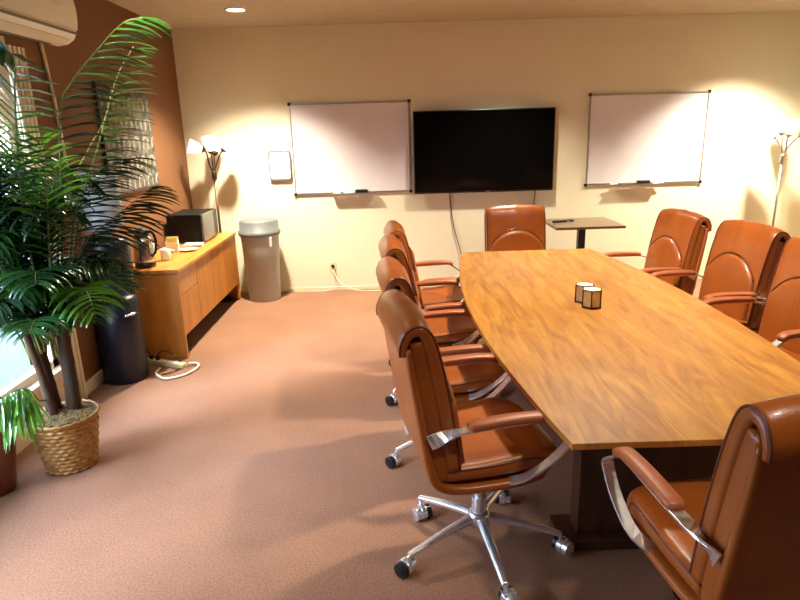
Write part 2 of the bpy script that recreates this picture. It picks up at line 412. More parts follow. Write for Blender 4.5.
def make_chair():
    root = empty('conference_chair', (0, 0, 0))
    # outer shell: wraps from the seat's front underside up the back, ending under the flap
    def rnd_front(bm):                          # rounded front corners in plan
        for v in bm.verts:
            if v.co.x > .02: v.co.x -= (v.co.x - .02) * .36 * (abs(v.co.y) / HW) ** 4
    sh = [(.225, .408), (.12, .392), (-.06, .386), (-.17, .393), (-.232, .425), (-.258, .50), (-.274, .60), (-.295, .73), (-.314, .85), (-.324, .935)]
    bm, u, d_ = slab(sh, [.030, .034, .034, .036, .034, .032, .030, .026, .02], HW + .004)
    rnd_front(bm)
    obj('shell', bm, M_LEATHER, root, smooth=True)
    bm, u, d_ = slab([(-.205, .43), (-.222, .52), (-.234, .62), (-.254, .75), (-.276, .87), (-.292, .955)], [.075, .075, .075, .075, .07, .05], HW - .007, rnd=.006)
    obj('side_band', bm, M_LEATHER, root, smooth=True)
    bm, up, dn = slab(BACK, [.048, .052, .052, .050, .046, .040, .034, .028, .022], HW, back_disp)
    bc = obj('back_cushion', bm, M_LEATHER, root, smooth=True)
    for s in (-1, 1):                                   # welt seams along both edges
        pts = [Vector((p.x, s * (HW - .006), p.z + back_disp(i / (len(up) - 1), HW)[1])) + (up[i] - dn[i]).normalized() * -.001 for i, p in enumerate(up)]
        obj('piping', TUBE(pts, .0045, 6), M_PIPING, bc, smooth=True)
    # arched lumbar cushion lying proud of the back
    P = spline([(x, 0, z) for x, z in BACK], 10)
    def surf(z):
        for a, b in zip(P, P[1:]):
            if a.z <= z <= b.z:
                t_ = (z - a.z) / (b.z - a.z + 1e-9); return a.x + (b.x - a.x) * t_
        return P[0].x
    def archz(y):
        return .695 + .150 * max(0, 1 - (abs(y) / .226) ** 2.1) ** .85
    bm = bmesh.new(); NY, NZ = 40, 16; g = []; zb = .465
    for i in range(NY + 1):
        y = -.225 + .45 * i / NY; top = archz(y); col = []
        for j in range(NZ + 1):
            t_ = j / NZ; z = zb + (top - zb) * t_
            h = .030 + .012 * (1 - (y / HW) ** 2)
            e = min(1, (1 - t_) * (top - zb) / .03, (.225 - abs(y)) / .02); h += .018 * math.sqrt(max(0, 1 - (1 - e) ** 2)) - (.004 if e <= 0 else 0)
            h += pleat(y) * .9 * min(1, e)
            col.append(bm.verts.new((surf(z) + h, y, z)))
        g.append(col)
    for i in range(NY):
        for j in range(NZ): bm.faces.new((g[i][j], g[i + 1][j], g[i + 1][j + 1], g[i][j + 1]))
    # closed back so the cushion has thickness
    gb = [[bm.verts.new((v.co.x - .03, v.co.y, v.co.z)) for v in col] for col in g]
    for i in range(NY):
        for j in range(NZ): bm.faces.new((gb[i][j], gb[i][j + 1], gb[i + 1][j + 1], gb[i + 1][j]))
        bm.faces.new((g[i][0], gb[i][0], gb[i + 1][0], g[i + 1][0])); bm.faces.new((g[i][NZ], g[i + 1][NZ], gb[i + 1][NZ], gb[i][NZ]))
    for j in range(NZ):
        bm.faces.new((g[0][j], g[0][j + 1], gb[0][j + 1], gb[0][j])); bm.faces.new((g[NY][j], gb[NY][j], gb[NY][j + 1], g[NY][j + 1]))
    lc = obj('lumbar_cushion', bm, M_LEATHER, root, smooth=True)
    pts = []
    for i in range(1, NY):
        y = -.225 + .45 * i / NY; z = archz(y)
        pts.append((surf(z) + .034 + .012 * (1 - (y / HW) ** 2), y, z + .003))
    obj('piping', TUBE(pts, .004, 6), M_PIPING, lc, smooth=True)
    # seat cushion
    def seat_disp(s, y):
        w_ = 1 - (y / HW) ** 2
        cross = .0022 * math.cos(s * 90) * max(0, 1 - abs(s - .70) / .22) * math.exp(-(y / .15) ** 2)
        return (-.006 * w_ + .012 * max(0, math.cos((s - .3) * 3)) * (abs(y) / HW) ** 3 + cross, 0)
    bm, up2, dn2 = slab([(.245, .425), (.236, .452), (.18, .462), (.08, .458), (-.06, .452), (-.195, .452)], [.030, .062, .072, .070, .064, .06], HW - .004, seat_disp, rnd=.024)
    rnd_front(bm)
    st = obj('seat_cushion', bm, M_LEATHER, root, smooth=True)
    for s in (-1, 1):
        pts = [Vector(((a.x + b.x) / 2 - max(0, (a.x + b.x) / 2 - .02) * .34, s * (HW - .0055), (a.z * .8 + b.z * .2))) for a, b in zip(up2, dn2)]
        obj('piping', TUBE(pts, .004, 6), M_PIPING, st, smooth=True)
    # armrests: chrome strap plus leather pad
    for s in (-1, 1):
        y = s * .288
        path = [(-.262, .60), (-.20, .625), (-.13, .648), (.0, .652), (.10, .655), (.150, .650), (.190, .622), (.238, .585), (.233, .558), (.165, .490), (.070, .425), (.01, .374)]
        yo = [s * (HW + .010), s * (HW + .020), y, y, y, y, y, y, y, y, s * .272, s * .19]
        C = spline([(p[0], q, p[1]) for p, q in zip(path, yo)], 4)
        bm = bmesh.new(); rings = []
        T, N = frames(C)
        for i, p in enumerate(C):
            f = i / (len(C) - 1); wv = .019 if f > .12 else .019
            tz = T[i]; side = Vector((0, 1, 0)); side = (side - tz * side.dot(tz)).normalized(); nn = tz.cross(side)
            if f < .13: # plate lies flat on the side of the back
                a_ = f / .13; ang = (1 - a_) * math.pi / 2; s2 = side * math.cos(ang) + nn * math.sin(ang); n2 = tz.cross(s2); side, nn = s2, n2; wv = .019 + .008 * (1 - a_)
            rings.append([bm.verts.new(p + side * a * wv + nn * b * .0045) for a, b in ((-1, -1), (1, -1), (1, 1), (-1, 1))])
        for a, b in zip(rings, rings[1:]):
            for k in range(4): bm.faces.new((a[k], a[(k + 1) % 4], b[(k + 1) % 4], b[k]))
        bm.faces.new(rings[0][::-1]); bm.faces.new(rings[-1])
        ar = obj('armrest', bm, M_CHROME, root, bevel=.0015)
        C = spline([(-.135, y, .660), (-.05, y, .666), (.03, y, .669), (.10, y, .668), (.150, y, .661), (.172, y, .643)], 5)
        T, N = frames(C); bm = bmesh.new(); rings = []
        for i, p in enumerate(C):
            f = i / (len(C) - 1); e = min(1, f / .05, (1 - f) / .05); e = .6 + .4 * math.sqrt(e)
            nn = T[i].cross(Vector((0, 1, 0))) * -1
            rings.append([bm.verts.new(p + Vector((0, 1, 0)) * e * .027 * (abs(math.cos(a)) ** .6 * (1 if math.cos(a) >= 0 else -1)) + nn * e * .015 * (abs(math.sin(a)) ** .6 * (1 if math.sin(a) >= 0 else -1))) for a in [2 * math.pi * k / 16 for k in range(16)]])
        for a, b in zip(rings, rings[1:]):
            for k in range(16): bm.faces.new((a[k], a[(k + 1) % 16], b[(k + 1) % 16], b[k]))
        bm.faces.new(rings[0][::-1]); bm.faces.new(rings[-1])
        obj('arm_pad', bm, M_PAD, ar, smooth=True)
    # mechanism and column
    bm = bmesh.new(); box(bm, -.10, .15, -.10, .10, .335, .372); box(bm, -.05, .07, -.06, .06, .31, .335)
    tube(bm, [(0.03, -.1, .345), (.03, -.24, .34)], .007)
    obj('tilt_mechanism', bm, M_BLACKPL, root, bevel=.006)
    bm = bmesh.new(); lathe(bm, [(.030, .13), (.030, .25)], 20); lathe(bm, [(.018, .25), (.018, .40)], 16)
    obj('gas_cylinder', bm, M_CHROME, root, smooth=False)
    obj('hub', L([(.03, .118), (.044, .125), (.046, .168), (.036, .182), (.0305, .184)], 24), M_CHROME, root, smooth=True)
    for k in range(5):
        a = R(53 + 72 * k); Mz = Matrix.Rotation(a, 4, 'Z')
        bm = bmesh.new(); prof = []
        for i in range(9):
            f = i / 8; x = .035 + .295 * f; z = .158 - .062 * f ** 1.3; hw_ = .022 - .008 * f; hh = .014 - .005 * f
            prof.append([bm.verts.new((x, yy * hw_, z + zz * hh)) for yy, zz in ((-1, -1), (1, -1), (1, .2), (.45, 1), (-.45, 1), (-1, .2))])
        for p, q in zip(prof, prof[1:]):
            for i in range(6): bm.faces.new((p[i], p[(i + 1) % 6], q[(i + 1) % 6], q[i]))
        bm.faces.new(prof[0][::-1]); bm.faces.new(prof[-1])
        bmesh.ops.transform(bm, matrix=Mz, verts=bm.verts)
        obj('base_leg', bm, M_CHROME, root, bevel=.003)
        ca = a + R([20, 160, -70, 100, 45][k])
        Mc = Matrix.Translation(Vector((.327 * math.cos(a), .327 * math.sin(a), 0))) @ Matrix.Rotation(ca, 4, 'Z')
        bm = bmesh.new(); lathe(bm, [(.007, .05), (.007, .092)], 10)
        lathe(bm, [(.034, -.012), (.034, .012)], 24, M=Matrix.Translation((.02, 0, .032)) @ Matrix.Rotation(R(90), 4, 'X'))
        box(bm, -.008, .02, -.012, .012, .035, .058)
        bmesh.ops.transform(bm, matrix=Mc, verts=bm.verts)
        cst = obj('caster', bm, M_CHROME, root, bevel=.002)
        for s in (-1, 1):
            bm = L([(.024, -.013), (.0305, -.011), (.0305, .011), (.024, .013)], 24, M=Matrix.Translation((.02, s * .024, .0305)) @ Matrix.Rotation(R(90), 4, 'X'))
            lathe(bm, [(.017, 0), (.017, .004)], 18, M=Matrix.Translation((.02, s * .024 + (.013 * s), .0305)) @ Matrix.Rotation(R(-90 * s), 4, 'X'))
            bmesh.ops.transform(bm, matrix=Mc, verts=bm.verts)
            obj('wheel', bm, M_BLACKPL if s > 0 else M_CHROME, cst)
    return root
G = 'leather chairs around the conference table'
spots = [
    (2.45, -4.345, 10, .06, 'tan leather chair at the near left table corner, its chrome base in full view'),
    (2.415, -3.57, 6, .03, 'tan leather chair on the left side, directly behind the nearest left chair'),
    (2.41, -2.84, 5, .025, 'tan leather chair on the left side, third from the camera'),
    (2.43, -2.20, 4, .02, 'tan leather chair on the left side farthest from the camera, against the cream wall'),
    (3.17, -1.62, -90, .01, 'pinkish tan leather chair at the far head of the table, under the television'),
    (3.965, -2.13, 186, .03, 'tan leather chair on the right side farthest away, next to the small side table'),
    (4.05, -2.86, 187, .045, 'tan leather chair in the middle of the right side, before the floor lamp pole'),
    (4.04, -3.56, 187, .055, 'tan leather chair on the right side nearest the camera, cut off by the right edge'),
    (3.11, -4.985, 97, .075, 'dark tan leather chair at the near end of the table, seen from behind'),
]
proto = make_chair()
for i, (x, y, a, lift, lab) in enumerate(spots):
    o = proto if i == 0 else copy_tree(proto)
    o.location = (x, y, 0); o.rotation_euler = (0, 0, R(a)); tag(o, lab, 'chair', G)
    for ch in o.children:                       # seat height set on the gas lift
        if ch.name.split('.')[0] not in ('hub', 'base_leg', 'caster', 'gas_cylinder'): ch.location.z = lift

# ------------------------------------------------------------------ candle holders on the table
def candle(x, y, rz, lab):
    t = thing('candle_holder', lab, 'candle holder', (x, y, .750), rz, 'candle holders on the table')
    hexp = [(.052 * math.cos(R(60 * k)), .052 * math.sin(R(60 * k))) for k in range(6)]
    bm = bmesh.new(); lathe(bm, [(.050, .004), (.050, .092)], 6); obj('body', bm, M_CANDLE, t)
    bm = bmesh.new()
    for px, py in hexp: tube(bm, [(px, py, .002), (px, py, .096)], .0032, 6)
    for z in (.003, .094):
        for k in range(6): tube(bm, [(*hexp[k], z), (*hexp[(k + 1) % 6], z)], .0032, 6)
    obj('frame', bm, M_BRN, t)
    bm = bmesh.new(); lathe(bm, [(.048, .092), (.048, .0955), (.020, .097)], 6); obj('lid', bm, M_CANDT, t)
candle(3.175, -3.41, R(10), 'small cream candle holder with dark edges, nearer of the two on the table')
candle(3.168, -3.305, R(10), 'small cream candle holder with dark edges, partly hidden behind the other on the table')

# ------------------------------------------------------------------ back wall: TV, boards, holder, outlet
t = thing('television', 'large flat black television mounted on the back wall', 'television', (3.085, -.002, 1.03))
obj('case', B(-.725, .725, -.10, -.06, 0, .83), M_TVB, t, bevel=.006)
obj('screen', B(-.712, .712, -.103, -.100, .020, .818), M_TV, t)
obj('wall_bracket', B(-.3, .3, -.06, 0, .25, .6), M_TVB, t)
obj('logo_plate', B(.02, .07, -.105, -.103, .007, .013), M_ALU, t)
def board(name, x, z, lab, erx, trx, pens):
    t = thing(name, lab, 'whiteboard', (x, -.002, z), 0, 'whiteboards on the back wall')
    obj('panel', B(.012, 1.208, -.014, 0, .012, .898), M_WBOARD, t)
    bm = bmesh.new()
    for a in ((0, 1.22, 0, .014), (0, 1.22, .896, .91)): box(bm, a[0], a[1], -.02, 0, a[2], a[3])
    for a in ((0, .012), (1.208, 1.22)): box(bm, a[0], a[1], -.02, 0, .014, .896)
    obj('frame', bm, M_ALU, t)
    for cx in (0, 1.22):
        for cz in (0, .91): obj('corner_cap', B(cx - .015, cx + .015, -.024, -.001, cz - .015, cz + .015), M_BLACKPL, t, bevel=.004)
    bm = bmesh.new(); box(bm, trx - .24, trx + .24, -.075, -.02, -.012, -.004); box(bm, trx - .24, trx + .24, -.08, -.075, -.012, .004)
    obj('pen_tray', bm, M_ALU, t)
    e = obj('board_eraser', B(-.065, .065, -.025, .025, 0, .04), M_BLACKPL, loc=(x + erx, -.048, z - .003), bevel=.005)
    tag(e, 'black felt eraser on the tray of the ' + ('left' if x < 3 else 'right') + ' whiteboard', 'eraser', 'erasers on the whiteboard trays')
    for k, px in enumerate(pens):
        p = thing('marker', ('black capped' if k == 0 else 'pale') + ' marker pen on the tray of the ' + ('left' if x < 3 else 'right') + ' whiteboard', 'marker', (x + px, -.05, z + .005), 0, 'markers on the whiteboard trays')
        obj('barrel', TUBE([(-.05, 0, 0), (.03, 0, 0)], .008, 10), M_WHITE, p)
        obj('cap', TUBE([(.03, 0, 0), (.06, 0, 0)], .009, 10), M_BLACKPL if k == 0 else M_GREYP, p)
board('whiteboard', 1.106, 1.056, 'framed whiteboard hung to the left of the television', .70, .62, (.45, .56))
board('whiteboard', 4.178, 1.064, 'framed whiteboard hung to the right of the television', .60, .53, (.30, .75))

t = thing('wall_holder', 'small white rounded sign holder with a line of print beside the left whiteboard', 'sign', (.967, -.002, 1.36))
def rrect(w_, h, r, n=6):
    out = []
    for cx, cz, a0 in ((w_ - r, h - r, 0), (-w_ + r, h - r, 90), (-w_ + r, -h + r, 180), (w_ - r, -h + r, 270)):
        for k in range(n + 1): a = R(a0 + 90 * k / n); out.append((cx + r * math.cos(a), cz + r * math.sin(a)))
    return out
def plate(w_, h, r, y0, y1):
    bm = bmesh.new(); p = rrect(w_, h, r); a = [bm.verts.new((x, y0, z)) for x, z in p]; b = [bm.verts.new((x, y1, z)) for x, z in p]
    bm.faces.new(a); bm.faces.new(b[::-1])
    for i in range(len(p)): bm.faces.new((a[i], b[i], b[(i + 1) % len(p)], a[(i + 1) % len(p)]))
    return bm
obj('backing', plate(.116, .150, .032, -.028, 0), M_LEADER, t)
obj('sheet', plate(.103, .137, .026, -.031, -.028), M_PAPER, t)
bm = bmesh.new()
for k in range(9):
    if k != 6: box(bm, -.06 + k * .0125, -.06 + k * .0125 + .009, -.0325, -.031, .045, .0505)
obj('print_line', bm, M_LEADER, t)

t = thing('wall_outlet', 'ivory power outlet low on the back wall with plugs in it', 'outlet', (1.455, -.002, .19))
obj('cover_plate', B(-.036, .036, -.007, 0, 0, .118), M_BEIGE, t, bevel=.002)
obj('plug', B(-.015, .015, -.035, -.007, .068, .098), M_BLACKPL, t, bevel=.004)
obj('plug', B(-.014, .014, -.035, -.007, .018, .046), M_WHITE, t, bevel=.004, )
def cable(name, pts, r, m, lab, cat='cable', n=6):
    return tag(obj(name, TUBE(spline(pts, n), r, 6), m, smooth=True), lab, cat)
cable('outlet_cable', [(1.455, -.04, .215), (1.45, -.06, .12), (1.44, -.05, .05), (1.40, -.06, .012), (1.22, -.07, .008), (1.02, -.05, .008)], .004, M_CABLEW, 'thin white cable dropping from the outlet and running left along the wall')
cable('outlet_cable', [(1.468, -.04, .215), (1.50, -.07, .13), (1.58, -.08, .06), (1.72, -.10, .012), (1.9, -.12, .008), (2.2, -.10, .008), (2.5, -.12, .008)], .005, M_CABLEW, 'thin white cable looping from the outlet to the right along the carpet')
cable('television_cable', [(2.735, -.05, 1.035), (2.74, -.02, .95), (2.765, -.02, .75), (2.80, -.02, .58), (2.86, -.03, .36), (2.92, -.06, .05), (2.95, -.10, .01)], .006, M_BRN, 'thin dark cable hanging below the left half of the television')
cable('television_cable', [(3.64, -.05, 1.035), (3.635, -.02, .9), (3.62, -.02, .6), (3.62, -.03, .1), (3.64, -.06, .01)], .006, M_BRN, 'thin dark cable hanging below the right end of the television')

# ------------------------------------------------------------------ side table by the back wall
t = thing('side_table', 'small grey-brown topped pedestal table against the back wall', 'table', (4.02, -.46, 0))
obj('tabletop', B(-.335, .335, -.30, .30, .715, .74), M_SIDET, t, bevel=.003)
obj('column', B(-.035, .035, -.035, .035, .02, .715), M_BLACKPL, t, bevel=.004)
obj('foot', B(-.25, .25, -.2, .2, 0, .02), M_BLACKPL, t, bevel=.006)
t = thing('remote_control', 'small black remote and coiled lead on the left end of the side table', 'remote', (3.81, -.42, .74), R(15))
obj('body', B(-.075, .075, -.02, .02, 0, .02), M_BLACKPL, t, bevel=.006)
obj('lead', TUBE(spline([(.07, 0, .012), (.11, .03, .012), (.15, -.01, .012), (.12, -.05, .012), (.08, -.04, .012)], 5), .005, 6), M_BLACKPL, t, smooth=True)

# ------------------------------------------------------------------ floor lamps with several tulip shades
def floor_lamp(x, y, metal, lab, heads):
    t = thing('floor_lamp', lab, 'floor lamp', (x, y, 0), 0, 'multi-headed floor lamps')
    obj('base', L([(.13, 0), (.13, .012), (.05, .028), (.014, .035)], 32), metal, t, smooth=True)
    obj('pole', TUBE([(0, 0, .03), (0, 0, 1.27)], .0125, 12), metal, t, smooth=True)
    obj('collar', L([(.014, 1.25), (.024, 1.26), (.024, 1.33), (.012, 1.345)], 20), metal, t, smooth=True)
    for a, tilt, rad, z, s in heads:
        a = R(a); dx, dy = math.cos(a), math.sin(a)
        P = spline([(0.008 * dx, .008 * dy, 1.33), (.035 * dx, .035 * dy, 1.40), (rad * .7 * dx, rad * .7 * dy, z - .04), (rad * dx, rad * dy, z)], 6)
        arm = obj('lamp_arm', TUBE(P, .007, 8), metal, t, smooth=True)
        Mx = Matrix.Translation((rad * dx, rad * dy, z)) @ Matrix.Rotation(a, 4, 'Z') @ Matrix.Rotation(R(tilt), 4, 'Y')
        obj('shade_cup', L([(.012, -.012), (.026, 0), (.038, .022), (.033, .022), (.01, .0)], 20, M=Mx), metal, arm, smooth=True)
        bm = bmesh.new(); prof = [(.030, .014), (.048 * s, .035), (.066 * s, .07), (.080 * s, .115), (.088 * s, .145), (.085 * s, .146), (.076 * s, .114), (.062 * s, .072), (.044 * s, .038), (.026, .018)]
        lathe(bm, prof, 28, M=Mx)
        obj('lamp_shade', bm, M_SHADE, arm, smooth=True)
floor_lamp(.345, -.27, M_BRASSD, 'dark-stemmed floor lamp with several white tulip shades in the left corner', [(205, 74, .07, 1.55, .78), (280, 14, .05, 1.52, .85), (352, 50, .12, 1.54, .8), (80, 30, .06, 1.50, .8)])
floor_lamp(6.06, -.30, M_NICKEL, 'nickel floor lamp with white tulip shades at the right end of the back wall', [(190, 60, .125, 1.51, .82), (270, 18, .05, 1.52, .85), (345, 52, .125, 1.51, .82), (90, 20, .06, 1.53, .8)])

# ------------------------------------------------------------------ waste bin by the wall
t = thing('waste_bin', 'tall round grey plastic waste bin with a domed lid by the back wall', 'bin', (.745, -.27, 0))
obj('bin_body', L([(.155, 0), (.165, .01), (.19, .64), (.195, .68), (.195, .71)], 40), M_GREYP, t, smooth=True)
obj('lid', L([(.21, .69), (.215, .70), (.213, .73), (.20, .735), (.195, .825), (.18, .84), (.10, .847)], 40), M_GREYL, t, smooth=True)
obj('liner_tuft', B(-.02, .02, -.012, .012, -.02+.60, .68, M=Matrix.Translation((.135, -.155, 0)) @ Matrix.Rotation(R(-45), 4, 'Z')), M_PAPER, t, bevel=.008)

# ------------------------------------------------------------------ credenza
X0, X1, Y0, Y1, TZ = .03, .485, -2.0, -.25, .715
t = thing('credenza', 'low honey-coloured wooden credenza along the brown wall', 'cabinet', ((X0 + X1) / 2, (Y0 + Y1) / 2, 0))
cx, cy = (X0 + X1) / 2, (Y0 + Y1) / 2
def cb(name, x0, x1, y0, y1, z0, z1, m, p=t, bv=.003): return obj(name, B(x0 - cx, x1 - cx, y0 - cy, y1 - cy, z0, z1), m, p, bevel=bv)
cb('cabinet_top', X0, X1 + .012, Y0 - .012, Y1 + .012, TZ - .028, TZ, M_CAB)
cb('end_panel', X0, X1, Y0, Y0 + .025, 0, TZ - .028, M_CABF)
cb('end_panel', X0, X1, Y1 - .025, Y1, 0, TZ - .028, M_CABF)
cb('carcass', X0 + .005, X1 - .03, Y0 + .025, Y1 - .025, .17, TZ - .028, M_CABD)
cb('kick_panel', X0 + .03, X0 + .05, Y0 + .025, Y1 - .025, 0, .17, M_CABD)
ww = (Y1 - Y0 - .05) / 4
for k in range(4):
    ya = Y0 + .025 + k * ww + .003; yb = ya + ww - .006
    if k == 0:
        cb('drawer', X1 - .028, X1 - .006, ya, yb, .50, TZ - .033, M_CABF, bv=.002)
        cb('door', X1 - .028, X1 - .006, ya, yb, .175, .495, M_CABF, bv=.002)
    else: cb('door', X1 - .028, X1 - .006, ya, yb, .175, TZ - .033, M_CABF, bv=.002)

# things on the credenza
TZ += .0005
t = thing('microwave_oven', 'black microwave oven with a grey glass door on the far end of the credenza', 'microwave', (.205, -.66, TZ))
obj('case', B(-.165, .15, -.235, .235, .012, .27), M_MWC, t, bevel=.006)
obj('oven_door', B(.15, .17, -.232, .11, .016, .266), M_MWG, t, bevel=.004)
obj('control_panel', B(.15, .168, .114, .232, .016, .266), M_BLACKPL, t, bevel=.003)
for sx in (-.13, .12):
    for sy in (-.2, .2): obj('foot', L([(.012, 0), (.012, .013)], 12, c=(sx, sy)), M_BLACKPL, t)
t = thing('coffee_carafe', 'stainless steel carafe with black lid, handle and base on the near end of the credenza', 'carafe', (.20, -1.86, TZ), R(-20))
obj('base', L([(.078, 0), (.08, .02), (.074, .04)], 28), M_BLACKPL, t, smooth=True)
obj('body', L([(.076, .04), (.078, .06), (.070, .20), (.056, .235)], 28), M_STEEL, t, smooth=True)
obj('lid', L([(.054, .235), (.056, .25), (.05, .285), (.03, .30)], 28), M_BLACKPL, t, smooth=True)
obj('handle', TUBE(spline([(.045, 0, .27), (.10, 0, .275), (.125, 0, .22), (.115, 0, .13), (.07, 0, .08)], 6), .011, 8), M_BLACKPL, t, smooth=True)
t = thing('paper_cup_stack', 'stack of white paper cups behind the steel carafe on the credenza', 'cups', (.15, -1.60, TZ))
for k in range(3):
    bm = L([(.028, .0 + k * .018), (.040, .09 + k * .018), (.042, .093 + k * .018), (.038, .092 + k * .018), (.026, .006 + k * .018)], 24); obj('cup', bm, M_PAPER, t, smooth=True)
t = thing('white_mug', 'white mug beside the carafe on the credenza', 'mug', (.27, -1.62, TZ), R(30))
obj('body', L([(.036, 0), (.040, .01), (.041, .09), (.038, .092), (.036, .02), (.01, .012)], 24), M_WHITE, t, smooth=True)
obj('handle', TUBE(spline([(.038, 0, .075), (.065, 0, .07), (.068, 0, .035), (.038, 0, .02)], 5), .006, 8), M_WHITE, t, smooth=True)
t = thing('sweetener_box', 'yellow and white box of packets standing open on the credenza', 'box', (.21, -1.28, TZ), R(12))
bm = bmesh.new(); box(bm, -.05, .05, -.035, -.031, 0, .09); box(bm, -.05, .05, .031, .035, 0, .13); box(bm, -.05, -.046, -.031, .031, 0, .1); box(bm, .046, .05, -.031, .031, 0, .1); box(bm, -.046, .046, -.031, .031, 0, .004)
obj('carton', bm, M_PAPER, t)
for k in range(5): obj('packet', B(-.04, .04, -.026 + k * .011, -.022 + k * .011, .005, .125 + .006 * (k % 2)), M_YEL, t)
p = obj('dish', L([(.04, 0), (.072, .014), (.076, .018), (.070, .018), (.038, .006)], 32), M_WHITE, smooth=True, loc=(.33, -1.24, TZ)); tag(p, 'shallow white dish on the credenza beside the yellow packets', 'dish')
t = thing('napkin_stack', 'low stack of folded white napkins in front of the microwave', 'napkins', (.31, -1.03, TZ), R(8))
for k in range(3): obj('napkin', B(-.08, .08, -.06, .06, .0005 + k * .009, .008 + k * .009), M_PAPER, t, bevel=.002)
TZ -= .0005
# power cord, strip and cable on the floor
cable('carafe_cable', [(.10, -1.93, .722), (.11, -2.022, .725), (.12, -2.03, .66), (.14, -2.035, .35), (.20, -2.08, .12), (.235, -2.09, .075)], .006, M_BLACKPL, 'black power cord hanging down the near end of the credenza')
ang = math.atan2(-.16, .375)
t = thing('power_strip', 'ivory power strip on the carpet at the foot of the credenza', 'power strip', (.345, -2.135, 0), ang)
obj('housing', B(-.20, .20, -.026, .026, 0, .036), M_BEIGE, t, bevel=.006)
for x in (-.115, -.055): obj('plug', B(x - .014, x + .014, -.014, .014, .036, .068), M_BLACKPL, t, bevel=.004)
bm = bmesh.new()
for x in (.01, .065, .12): box(bm, x - .014, x + .014, -.014, .014, .036, .0375)
obj('socket', bm, M_CABLEW, t)
pc = cable('cord', [(.545, -2.17, .02), (.60, -2.15, .012), (.63, -2.22, .010), (.585, -2.36, .010), (.47, -2.43, .010), (.36, -2.34, .010), (.345, -2.22, .010)], .009, M_CABLEW, 'cream cord')
del pc['category']; pc.parent = t; pc.matrix_parent_inverse = (Matrix.Translation(t.location) @ Matrix.Rotation(ang, 4, 'Z')).inverted()
pc = cable('cord', [(.29, -2.11, .07), (.32, -2.12, .10), (.38, -2.13, .11), (.45, -2.17, .08), (.50, -2.19, .012), (.47, -2.30, .010), (.38, -2.36, .008), (.345, -2.30, .008)], .0045, M_BLACKPL, 'thin black cord')
del pc['category']; pc.parent = t; pc.matrix_parent_inverse = (Matrix.Translation(t.location) @ Matrix.Rotation(ang, 4, 'Z')).inverted()

# ------------------------------------------------------------------ water cooler
t = thing('water_cooler', 'tall rounded black water cooler with an upturned blue-grey bottle, behind the palm', 'water cooler', (.160, -2.36, 0))
def ell(prof, m, name, ax=1.0, n=36, p=None, **k):
    bm = L(prof, n); bmesh.ops.scale(bm, vec=(1, ax, 1), verts=bm.verts); return obj(name, bm, m, p or t, smooth=True, **k)
ell([(.146, 0), (.152, .012), (.151, .44), (.150, .62)], M_COOL, 'lower_body')
bm = L([(.138, .62), (.138, .80)], 36); obj('recess', bm, M_COOL, t, smooth=True)
ell([(.146, .80), (.151, .815), (.147, .99), (.128, 1.025), (.075, 1.03)], M_COOL, 'upper_body')
bm = L([(.07, .622), (.075, .636), (.05, .638)], 30); bmesh.ops.transform(bm, matrix=Matrix.Translation((.095, -.095, 0)), verts=bm.verts); obj('drip_tray', bm, M_CHROME, t, smooth=True)
for a in (-58, -22):
    a = R(a); obj('tap', TUBE([(.13 * math.cos(a), .13 * math.sin(a), .78), (.170 * math.cos(a), .170 * math.sin(a), .775), (.175 * math.cos(a), .175 * math.sin(a), .74)], .011, 8), M_BLACKPL, t, smooth=True)
a0 = -48
obj('door_handle', TUBE([(.156 * math.cos(R(a0 + k * 6)), .156 * math.sin(R(a0 + k * 6)), .50) for k in range(6)], .009, 8), M_CHROME, t, smooth=True)
ell([(.040, 1.015), (.045, 1.05), (.105, 1.08), (.136, 1.11), (.138, 1.18), (.133, 1.19), (.138, 1.20), (.138, 1.30), (.133, 1.31), (.138, 1.32), (.138, 1.44), (.124, 1.475), (.06, 1.47)], M_BOTTLE, 'water_bottle')

# ------------------------------------------------------------------ framed tapestry
t = thing('wall_hanging', 'framed grey tapestry patterned with rows of small pale arches on the brown wall', 'picture', (.0015, -1.37, 1.26))
obj('fabric_panel', B(0, .022, -.47, .47, .02, .80), M_ART, t)
bm = bmesh.new(); box(bm, 0, .03, -.495, -.47, 0, .82); box(bm, 0, .03, -.47, .47, 0, .02); box(bm, 0, .03, -.47, .47, .80, .82)
obj('frame', bm, M_BRN, t)

# ------------------------------------------------------------------ air conditioner
t = thing('air_conditioner', 'cream wall-mounted split air conditioner above the window', 'air conditioner', (.0015, -2.86, 2.24))
def extr(prof, y0, y1):
    bm = bmesh.new(); a = [bm.verts.new((x, y0, z)) for x, z in prof]; b = [bm.verts.new((x, y1, z)) for x, z in prof]
    bm.faces.new(a); bm.faces.new(b[::-1])
    for i in range(len(prof)): bm.faces.new((a[i], b[i], b[(i + 1) % len(prof)], a[(i + 1) % len(prof)]))
    return bm
prof = [(0, .02), (.09, .0), (.15, .008), (.195, .035), (.214, .07), (.222, .12), (.224, .20), (.215, .27), (.19, .30), (0, .305)]
obj('housing', extr(prof, -.45, .45), M_ACW, t, bevel=.012, segs=3)
obj('front_panel', extr([(.200, .075), (.224, .09), (.232, .14), (.234, .20), (.226, .268), (.20, .27)], -.447, .447), M_ACW, t, bevel=.004)
obj('panel_gap', extr([(.205, .062), (.224, .066), (.2265, .074), (.205, .076)], -.448, .448), M_ACD, t)
obj('air_flap', extr([(.139, -.004), (.160, .004), (.197, .030), (.192, .036), (.156, .014), (.139, .006)], -.39, .39), M_TRIM, t)
obj('outlet_slot', extr([(.105, -.0075), (.135, -.0035), (.135, .004), (.105, .004)], -.36, .30), M_ACD, t)
cable('aircon_pipe', [(.0125, -2.47, 2.26), (.0125, -2.44, 2.05), (.0125, -2.42, 1.8), (.0125, -2.42, 1.5)], .011, M_TRIM, 'pale pipe running down the brown wall from the air conditioner', 'pipe')

